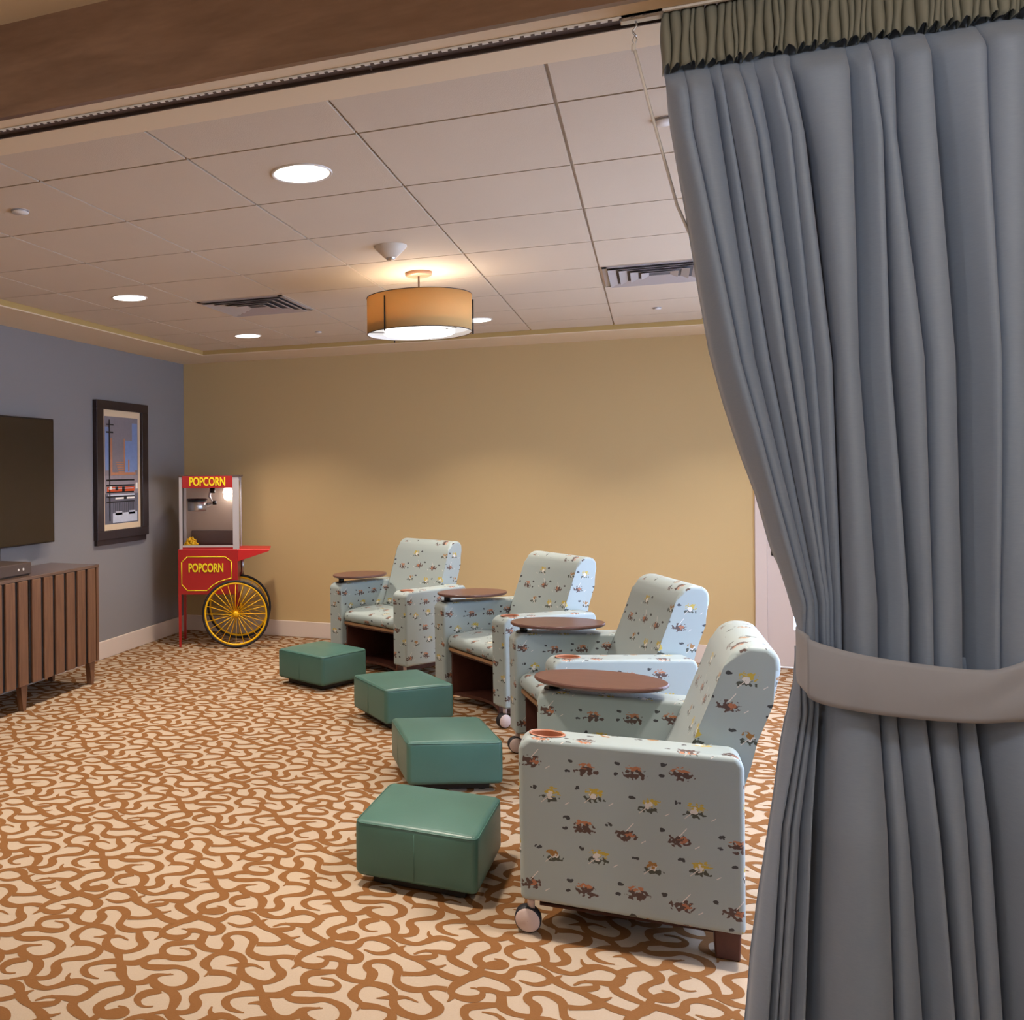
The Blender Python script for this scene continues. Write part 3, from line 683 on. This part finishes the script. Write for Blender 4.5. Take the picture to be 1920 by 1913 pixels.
# wheels
for yy, sgn in ((-.035, 1), (BD + .035, -1)):
    wh = empty('wheel', (wx, yy, wz)); wh.parent = cart
    bm = bmesh.new(); N = 64; rr = .0115
    tube(bm, [((wr - rr) * math.cos(2 * math.pi * k / N), 0, (wr - rr) * math.sin(2 * math.pi * k / N)) for k in range(N)], rr, 8, closed=True)
    wh2 = finish('tyre', bm, M['rubber'], wh)
    bm = bmesh.new()
    tube(bm, [((wr - .028) * math.cos(2 * math.pi * k / N), 0, (wr - .028) * math.sin(2 * math.pi * k / N)) for k in range(N)], .0095, 8, closed=True); finish('rim', bm, M['yellow'], wh)
    for k in range(24):
        t = 2 * math.pi * k / 24; s = .012 if k % 2 else -.012
        bm = bmesh.new(); cyl(bm, (.02 * math.cos(t + .25), s, .02 * math.sin(t + .25)), ((wr - .03) * math.cos(t), 0, (wr - .03) * math.sin(t)), .0036, n=6); finish('spoke', bm, M['yellow'], wh)
    bm = bmesh.new(); lathe(bm, [(.0, -.03), (.018, -.03), (.026, -.02), (.026, .02), (.018, .03), (0, .03)], 20, 'Y'); finish('hub', bm, M['yellow'], wh)
bm = bmesh.new(); cyl(bm, (wx, -.03, wz), (wx, BD + .03, wz), .010); finish('axle', bm, M['black'], cart)
bm = bmesh.new(); box(bm, BW - .03, BW - .008, 0.002, .03, .25, .5); box(bm, BW - .03, BW - .008, BD - .03, BD - .002, .25, .5); finish('axle_bracket', bm, M['red'], cart)
# popper case standing on the cart (fixed to it)
z0, z1 = .858, 1.505; X0, X1 = .012, .54; cy0, cy1 = .012, BD - .012
bm = bmesh.new()
box(bm, X0, X0 + .028, cy0, cy0 + .022, z0 - .01, z1 - .01); box(bm, X1 - .055, X1, cy0, cy0 + .022, z0 - .01, z1 - .01)
box(bm, X0, X0 + .022, cy1 - .022, cy1, z0, z1 - .01); box(bm, X1 - .022, X1, cy1 - .022, cy1, z0, z1 - .01)
box(bm, X0 + .03, X1 - .05, cy0 + .002, cy0 + .02, z0 + .018, z0 + .036)
finish('case_posts', bm, M['alu'], cart)
bm = bmesh.new(); box(bm, X0 + .02, X1 - .05, cy0 + .004, cy0 + .03, z0 - .002, z0 + .02); box(bm, X0 + .01, X1 - .01, cy0 + .02, cy1, z0 - .002, z0 + .012)
finish('case_floor', bm, M['red'], cart)
fp = finish('case_back', B(X0 + .02, X1 - .02, cy1 - .014, cy1 - .004, z0 + .012, z1 - .1), mat('case_back_metal', (178, 160, 146), .35, metal=.5), cart)
finish('tray_back', B(X0 + .07, X1 - .02, cy1 - .05, cy1 - .03, z0 + .015, z0 + .145, .006, 2), mat('warming_panel', (110, 96, 94), .3, metal=.7), cart)
finish('roof', B(X0 - .008, X1 + .014, cy0 - .006, cy1 + .006, z1 - .012, z1 + .004), M['bronze'], cart)
bm = bmesh.new(); box(bm, X0 + .03, X1 - .056, cy0 - .008, cy1, 1.398, 1.502, .002, 1); sign = finish('sign_box', bm, M['red'], cart)
bm = bmesh.new(); text_bm(bm, 'POPCORN', .105, .315, (X0 + .03 + .222, cy0 - .010, 1.450), (1, 0, 0), (0, 0, 1), .002, .003); finish('lettering', bm, M['ylet'], sign)
finish('front_glass', B(X0 + .028, X1 - .055, cy0 + .008, cy0 + .012, z0 + .036, 1.398), M['glass'], cart)
finish('side_glass', B(X1 - .008, X1 - .004, cy0 + .02, cy1 - .02, z0 + .02, 1.46), M['glass'], cart)
# kettle, arm, glowing part added for a bright reflection
bm = bmesh.new(); kc = (.155, .17, 0)
lathe(bm, [(.0, 1.19), (.078, 1.19), (.085, 1.20), (.086, 1.285), (.0, 1.287)], 28, 'Z', kc); kt = finish('kettle', bm, M['steel'], cart)
bm = bmesh.new(); lathe(bm, [(0, 1.302), (.085, 1.299), (.095, 1.292), (.095, 1.286), (0, 1.286)], 28, 'Z', kc); finish('kettle_lid', bm, M['black'], kt)
bm = bmesh.new(); tube(bm, [(.24, .17, 1.25), (.30, .15, 1.26), (.27, .14, 1.32), (.285, .14, 1.40)], .011, 8); finish('kettle_arm', bm, M['alu'], cart)
bm = bmesh.new(); cyl(bm, (.30, .13, 1.35), (.30, .13, 1.40), .022); cyl(bm, (.315, .14, 1.245), (.315, .14, 1.28), .018); finish('motor_cap', bm, M['black'], cart)
bm = bmesh.new(); prism(bm, [(.20, 1.20), (.30, 1.245), (.30, 1.252), (.20, 1.212)], .14, .18, 'Y'); finish('stirrer_handle', bm, M['alu'], cart)
bm = bmesh.new(); lathe(bm, [(0, 1.395), (.035, 1.392), (.05, 1.35), (.048, 1.345), (0, 1.36)], 24, 'Z', (.43, .22, 0)); finish('added_case_lamp', bm, emis('case_reflection_glow', (255, 240, 230), 3.0), cart)
wl = bpy.data.lights.new('added_case_light', 'POINT'); wl.energy = 1.6; wl.color = (1, .9, .82); wl.shadow_soft_size = .04; wlo = bpy.data.objects.new('added_case_light', wl); COL.objects.link(wlo); wlo.parent = cart; wlo.location = (.43, .2, 1.32)  # added light that brightens the popcorn inside the case
# popcorn left in the case
pc = bmesh.new(); cR = Matrix.Translation(cart.location) @ Matrix.Rotation(cart.rotation_euler.z, 4, 'Z')
rnd = random.Random(3)
for k in range(150):
    t = rnd.random() * 6.283; r = .062 * math.sqrt(rnd.random()); hmax = .09 * (1 - (r / .068) ** 2)
    p = Vector((.105 + r * math.cos(t), .10 + r * math.sin(t), z0 + .02 + rnd.random() * hmax))
    bmesh.ops.create_icosphere(pc, subdivisions=1, radius=.0085 + rnd.random() * .004, matrix=cR @ Matrix.Translation(p))
o = finish('popcorn', pc, M['popcorn'], smooth=True); setp(o, 'small heap of yellow popcorn inside the red cart glass case', 'popcorn', kind='stuff')

# ------------------------------------------------------------------ curtain
def lerp_tab(tab, z):
    """tab: list of (z, value) sorted by falling z"""
    if z >= tab[0][0]: return tab[0][1]
    for (za, a), (zb, b) in zip(tab, tab[1:]):
        if z >= zb:
            t = (za - z) / (za - zb); t = t * t * (3 - 2 * t) if False else t; return a + (b - a) * t
    return tab[-1][1]
YC = 2.315
def pix(x, y):   # image point of the photograph -> place on the curtain's plane
    d = R_ * (x - PX) - U_ * (y - PY) - B_ * FPX
    t = YC / d.y; return (d.x * t, CH + d.z * t)
EDGE = [pix(x, y) for x, y in [(1239,5),(1245,105),(1262,230),(1290,390),(1315,540),(1335,650),(1362,750),(1395,850),(1425,930),(1450,1020),(1480,1110),(1500,1180),(1500,1240)]]
EDGE_T = [(z, x) for x, z in EDGE]
UP = [  # fold valleys of the upper drape at image rows 130, 256, 677, 1130
 (1285,1299,1383,1506),(1330,1348,1414,1524),(1350,1370,1440,1533),(1385,1414,1471,1545),(1415,1440,1500,1553),(1450,1478,1525,1560),(1480,1505,1555,1574),
 (1586,1590,1604,1638),(1632,1646,1659,1692),(1672,1676,1723,1738),(1735,1743,1782,1797),(1838,1838,1858,1857),(1925,1920,1917,1930),(2010,2004,1995,2000),(2110,2100,2080,2060),(2230,2215,2180,2120)]
ROWS = (130, 256, 677, 1130)
def valley_up(tup): return [(pix(px_, r)[1], pix(px_, r)[0]) for px_, r in zip(tup, ROWS)]
UPV = [EDGE_T] + [valley_up(t) for t in UP]
LEDGE = [(z, x) for x, z in [pix(x, y) for x, y in [(1494,1240),(1490,1290),(1485,1310),(1468,1400),(1455,1500),(1440,1600),(1425,1700),(1412,1800),(1403,1913)]]]
LEDGE.append((0.02, LEDGE[-1][1] - .03))
LOW = [(1503,1466,1440),(1516,1482,1458),(1528,1500,1480),(1538,1522,1508),(1647,1659,1671),(1681,1700,1727),(1735,1755,1783),(1795,1811,1835),(1827,1851,1878),(1925,1935,1950),(1990,2010,2030),(2060,2090,2120)]
LR = (1341, 1549, 1913)
def valley_lo(t):
    v = [(pix(px_, r)[1], pix(px_, r)[0]) for px_, r in zip(t, LR)]
    v.append((.02, v[-1][1] + (v[-1][1] - v[-2][1]) * .6)); return v
LOV = [LEDGE] + [valley_lo(t) for t in LOW]
def drape(bm, V, ztop, zbot, nz, nu, amp_f, wob):
    rows = []
    for iz in range(nz + 1):
        z = ztop + (zbot - ztop) * iz / nz; row = []
        xs = [lerp_tab(v, z) for v in V]
        for k in range(len(xs) - 1):
            x0, x1 = xs[k], xs[k + 1]; wdt = max(.004, x1 - x0)
            am = amp_f(z, wdt, k)
            sk = .5 + .16 * math.sin(k * 2.3 + z * 1.1)
            for j in range(nu):
                s = j / nu
                # rounded fold with a tight valley
                gk = (.30 if k in (7, 9, 11, 4) else .17) * (1 if z < 2.2 else max(.4, 1 - (z - 2.2) * 2.2))
                h_ = max(0.0, (s - gk) / (1 - gk)); q = h_ ** (math.log(.5) / math.log(sk)) if h_ > 0 else 0
                pr = math.sin(math.pi * min(1, q)) ** .6 + .05 * math.sin(9 * s + 2.1 * k + 1.3 * z) * math.sin(math.pi * h_)
                if h_ == 0: pr = -.95 if 1.35 < z < 2.42 else (-.6 if z < 1.0 else -.2)
                x = x0 + wdt * (s - .175 * math.sin(2 * math.pi * s))
                y = YC + .028 - am * pr + wob * math.sin(3.1 * z + k * 1.7) * .006 * pr
                if z > 2.45: y += .016 * min(1, (z - 2.45) / .012)
                row.append(bm.verts.new((x, y, z)))
        row.append(bm.verts.new((xs[-1], YC + .028, z))); rows.append(row)
    for A, C in zip(rows, rows[1:]):
        for i in range(len(A) - 1):
            f = bm.faces.new((A[i], A[i + 1], C[i + 1], C[i])); f.smooth = True
ctn = empty('curtain', (0, 0, 0)); setp(ctn, 'tall blue-grey pleated curtain tied back at the right of the opening', 'curtain')
bm = bmesh.new()
def amp_up(z, wd, k):
    a = min(.085, .026 + wd * .95)
    t = (z - 1.2) / 1.3
    if z > 2.38:
        q = min(1, (z - 2.38) / .088); q = q * q * (3 - 2 * q); a = a * (1 - q) + .010 * q
    return a * (1 if k % 3 else 1.15)
drape(bm, UPV, 2.50, 1.10, 110, 18, amp_up, 1)
def amp_lo(z, wd, k): return min(.095, .024 + wd * .85) * min(1, .45 + (1.15 - z) * 1.5)
drape(bm, LOV, 1.16, .02, 70, 18, amp_lo, 1)
o = finish('drape', bm, M['curtain'], ctn, smooth=True)
md = o.modifiers.new('s', 'SOLIDIFY'); md.thickness = .003
# gathered heading
bm = bmesh.new(); rnd = random.Random(5); prof = []; x = EDGE[0][0] + .002
while x < 1.24:
    wd = .008 + rnd.random() * .016; dp = rnd.random() * .010
    prof += [(x, .030), (x + wd * .12, .006 - dp), (x + wd * .35, -.006 - dp), (x + wd * .65, -.006 - dp), (x + wd * .88, .004 - dp)]; x += wd
rows = []
for iz in range(13):
    z = 2.588 - (2.588 - 2.462) * iz / 12; f_ = .75 + .25 * iz / 12
    rows.append([bm.verts.new((x + .0022 * math.sin(iz * .45 + x * 90), YC + y * f_, z - (.006 * math.sin(x * 260) if iz == 12 else 0))) for x, y in prof])
for A, C in zip(rows, rows[1:]):
    for i in range(len(A) - 1): bm.faces.new((A[i], A[i + 1], C[i + 1], C[i])).smooth = True
o = finish('heading', bm, mat('heading_tape', (128, 128, 116), .7), ctn, smooth=True); md = o.modifiers.new('s', 'SOLIDIFY'); md.thickness = .002
o['label'] = 'tightly gathered olive-grey heading'
# tieback band
bt = [(1494,1180,1282),(1510,1188,1296),(1540,1198,1306),(1600,1213,1317),(1680,1226,1327),(1760,1236,1334),(1810,1240,1336),(1850,1238,1336),(1920,1216,1330),(2010,1180,1290),(2120,1130,1235)]
bm = bmesh.new(); rows = []; NP = 10
pts = catmull([(pix(x, a)[0], pix(x, a)[1], pix(x, b)[1]) for x, a, b in bt], 6)
n = len(pts)
yb_ = lambda s: YC - .078 - .012 * math.sin(min(1, s * 1.2) * math.pi)
back = []
for i, (x, za, zb) in enumerate(pts):
    s = i / (n - 1); y = yb_(s)
    if s < .06: y += (.06 - s) / .06 * .10 * (1 if s < .06 else 0); x += .004 * (s / .06)
    row = []
    for j in range(NP + 1):
        t = j / NP; z = za + (zb - za) * t
        cr = .006 * math.sin(t * 9 + s * 14) * max(0, s - .45) * 1.6
        row.append(bm.verts.new((x, y - .006 * math.sin(math.pi * t) + cr, z)))
    rows.append(row)
for A, C in zip(rows, rows[1:]):
    for j in range(NP): bm.faces.new((A[j], A[j + 1], C[j + 1], C[j])).smooth = True
# band passes round behind the bundle
x0_, za, zb = pts[0]; prow = rows[0]
for k in range(1, 9):
    x = x0_ + (1.05 - x0_) * (k / 8) ** 1.5; y = YC + .045 + .01 * k / 8; row = [bm.verts.new((x if k > 1 else x0_ + .004, y, za + (zb - za) * j / NP)) for j in range(NP + 1)]
    for j in range(NP): bm.faces.new((prow[j], prow[j + 1], row[j + 1], row[j])).smooth = True
    prow = row
tb = finish('curtain_tieback', bm, M['band'], smooth=True); md = tb.modifiers.new('s', 'SOLIDIFY'); md.thickness = .006
setp(tb, 'wide grey fabric tieback band gathering the curtain', 'tieback')
# track, carrier hook and draw wand
trk = empty('curtain_track', (-1.1, 2.30, ZS)); setp(trk, 'thin white ceiling curtain track with dark carriers along the header', 'curtain track')
finish('rail', B(-3.1, 2.35, -.012, -.004, -.005, .008), M['white'], trk)
bm = bmesh.new()
for k in range(170): x = -3.05 + k * .0245; box(bm, x, x + .009, -.0135, -.0025, -.0065, -.0045)
o = finish('glider_slots', bm, M['bronze'], trk)
hk = empty('curtain_wand', (-.026, 2.30, ZS)); setp(hk, 'pale draw wand hanging from a metal hook on the curtain track', 'curtain wand')
bm = bmesh.new(); box(bm, -.03, .06, -.012, .012, -.012, .004, .002, 1); finish('carrier', bm, M['steel'], hk)
bm = bmesh.new(); tube(bm, catmull([(0, 0, -.008), (.004, 0, -.022), (-.004, 0, -.034), (.003, 0, -.046)], 5), .0022, 6); tube(bm, [(0, 0, -.044), (.005, 0, -.054), (0, 0, -.066), (-.005, 0, -.054)], .0018, 6, closed=True); finish('hook', bm, M['steel'], hk)
bm = bmesh.new(); tube(bm, [(-.002, 0, -.064), (-.003, 0, -.080)], .005, 8); tube(bm, [(0, 0, -.078), (.03, .03, -.20), (.088, .09, -.42), (.26, .17, -.85)], .0034, 8); finish('wand', bm, M['white'], hk)

# ------------------------------------------------------------------ ceiling fittings
DL = ['large round recessed downlight nearest the camera over the carpet', 'round recessed downlight left of the square ceiling vent', 'small round downlight near the corner of gold and grey walls',
      'round downlight partly hidden behind the drum pendant', 'round downlight outside the left edge over the media cabinet', 'round downlight behind the curtain top', 'round downlight behind the curtain', 'round downlight over the door']
def make_dl():
    r = empty('downlight'); bm = bmesh.new(); lathe(bm, [(.098, -.001), (.108, -.006), (.111, -.002), (.111, .0), (.098, .0)], 40, closed=True); finish('trim_ring', bm, M['white'], r)
    bm = bmesh.new(); lathe(bm, [(.0005, -.003), (.099, -.003)], 40); finish('lens', bm, M['lens'], r)
    return r
p = make_dl()
for i, (x, y) in enumerate(DOWN):
    c = p if i == 0 else copy_tree(p); c.location = (x, y, ZT); setp(c, DL[i], 'downlight', 'recessed ceiling downlights')
# drum pendant
PXc, PYc = -1.166, 5.058
pn = empty('pendant_lamp', (PXc, PYc, ZT)); setp(pn, 'amber fabric drum pendant lamp hanging below the tile ceiling', 'pendant lamp')
bm = bmesh.new(); lathe(bm, [(0, -.022), (.06, -.022), (.072, -.016), (.074, 0), (0, 0)], 32); finish('canopy', bm, mat('canopy_metal', (168, 132, 108), .4, metal=.3), pn)
bm = bmesh.new(); cyl(bm, (0, 0, -.30), (0, 0, -.02), .005, n=10); finish('stem', bm, M['bronze'], pn)
zt, zb, rs = -.135, -.335, .283
bm = bmesh.new(); lathe(bm, [(rs, zb), (rs, zt), (rs - .003, zt), (rs - .003, zb)], 72, closed=True); sh = finish('shade', bm, M['shade'], pn)
bm = bmesh.new(); lathe(bm, [(rs - .0035, zb + .001), (rs - .0035, zb + .05)], 72); finish('shade_lining', bm, M['white'], sh)
bm = bmesh.new()
for z in (zt, zb): tube(bm, [((rs + .0005) * math.cos(2 * math.pi * k / 72), (rs + .0005) * math.sin(2 * math.pi * k / 72), z) for k in range(72)], .0022, 6, closed=True)
finish('shade_ring', bm, M['bronze'], sh)
for ang in (-115.5, 12, 132):
    t = math.radians(ang); bm = bmesh.new(); c_, s_ = math.cos(t), math.sin(t)
    tube(bm, [((rs + .005) * c_, (rs + .005) * s_, zt - .025), ((rs + .005) * c_, (rs + .005) * s_, zb - .012)], .0045, 6); finish('shade_strut', bm, M['black'], pn)
bm = bmesh.new(); lathe(bm, [(.0005, zb + .022), (rs - .005, zb + .022), (rs - .005, zb + .027), (.0005, zb + .027)], 64); finish('diffuser', bm, M['glow'], pn)
bm = bmesh.new(); lathe(bm, [(.0005, zb - .006), (.185, zb - .006), (.192, zb), (.192, zb + .022)], 64); finish('inner_diffuser', bm, emis('inner_diffuser_glow', (255, 250, 244), 2.5), pn)
bm = bmesh.new(); tube(bm, [(.19 * math.cos(2 * math.pi * k / 64), .19 * math.sin(2 * math.pi * k / 64), zb + .002) for k in range(64)], .0018, 6, closed=True)
for ang in (-150, -30, 90):
    t = math.radians(ang); tube(bm, [(.19 * math.cos(t), .19 * math.sin(t), zb + .002), (rs * math.cos(t), rs * math.sin(t), zb + .002)], .002, 6)
finish('spider_frame', bm, M['bronze'], pn)
for k in range(3):
    t = k * 2.094 + .5; x, y = PXc + .09 * math.cos(t), PYc + .09 * math.sin(t)
    bm = bmesh.new(); bmesh.ops.create_uvsphere(bm, u_segments=16, v_segments=10, radius=.028, matrix=Matrix.Translation((.09 * math.cos(t), .09 * math.sin(t), -.225))); finish('bulb', bm, emis('bulb_glow', (255, 220, 170), 4.0), pn, smooth=True)
    l = bpy.data.lights.new('pendant_bulb_lamp', 'POINT'); l.energy = P_PEND / 3; l.color = (1, .84, .66); l.shadow_soft_size = .03
    lo = bpy.data.objects.new('pendant_bulb_lamp', l); COL.objects.link(lo); lo.location = (x, y, ZT - .205)
area('pendant_down_lamp', (PXc, PYc, ZT + zb - .012), (0, 0, 0), .36, 10, WARM)
# smoke detector cone
sd = empty('heat_detector', (-1.15, 4.40, ZT)); setp(sd, 'small white cone-shaped detector on the ceiling above the pendant', 'detector')
bm = bmesh.new(); lathe(bm, [(.078, 0), (.078, -.006), (.03, -.056), (0, -.058)], 32); finish('cone', bm, mat('detector_plastic', (204, 190, 172), .5), sd)
bm = bmesh.new(); lathe(bm, [(.022, -.056), (.020, -.066), (0, -.067)], 24); finish('tip', bm, M['steel'], sd)
# sprinkler covers
sp = [(-2.381, 3.159, .034, 'round sprinkler cover at the left on the near ceiling tiles'), (-2.39, 6.908, .026, 'tiny sprinkler cover on far tiles left of the pendant'), (.048, 6.876, .026, 'tiny sprinkler cover on far tiles beyond the right vent'), (.05, 3.15, .034, 'sprinkler cover beside the draw wand at the curtain edge')]
for x, y, r, lab in sp:
    s_ = empty('sprinkler_cover', (x, y, ZT)); bm = bmesh.new(); lathe(bm, [(0, -.010), (r, -.010), (r, -.007), (r * .8, -.007), (r * .8, 0)], 28); finish('cap', bm, M['white'], s_)
    bm = bmesh.new(); lathe(bm, [(r * 1.1, 0), (r * 1.1, -.002), (r * .8, -.002)], 28); finish('ring', bm, M['vent'], s_)
    setp(s_, lab, 'sprinkler', 'sprinkler covers on the ceiling')
# ceiling vents
for (x, y, lab) in ((-2.378, 5.634, 'square louvred ceiling vent left of the pendant'), (.054, 5.634, 'louvred ceiling vent at the right near the curtain')):
    v = empty('ceiling_vent', (x, y, ZT)); setp(v, lab, 'ceiling vent', 'ceiling vents')
    bm = bmesh.new(); s = .29
    for (a, b, c, d_) in ((-s, s, -s, -s + .025), (-s, s, s - .025, s), (-s, -s + .025, -s, s), (s - .025, s, -s, s)): box(bm, a, b, c, d_, -.006, 0)
    finish('frame', bm, M['vent'], v)
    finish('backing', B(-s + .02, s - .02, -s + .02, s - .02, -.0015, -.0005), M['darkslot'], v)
    for k, q in enumerate((.222, .166, .11, .054)):
        bm = bmesh.new()
        for (ax, sg) in ((0, 1), (0, -1), (1, 1), (1, -1)):
            o0 = q; o1 = q + .040
            P4 = [(-o0, o0, -.003), (o0, o0, -.003), (o1, o1, -.016), (-o1, o1, -.016)]
            vv = []
            for (u, w_, z) in P4:
                vv.append(bm.verts.new((u, w_ * sg, z) if ax == 0 else (w_ * sg, u, z)))
            bm.faces.new(vv)
        o = finish('louvre', bm, M['vent'], v); mdd = o.modifiers.new('s', 'SOLIDIFY'); mdd.thickness = .002
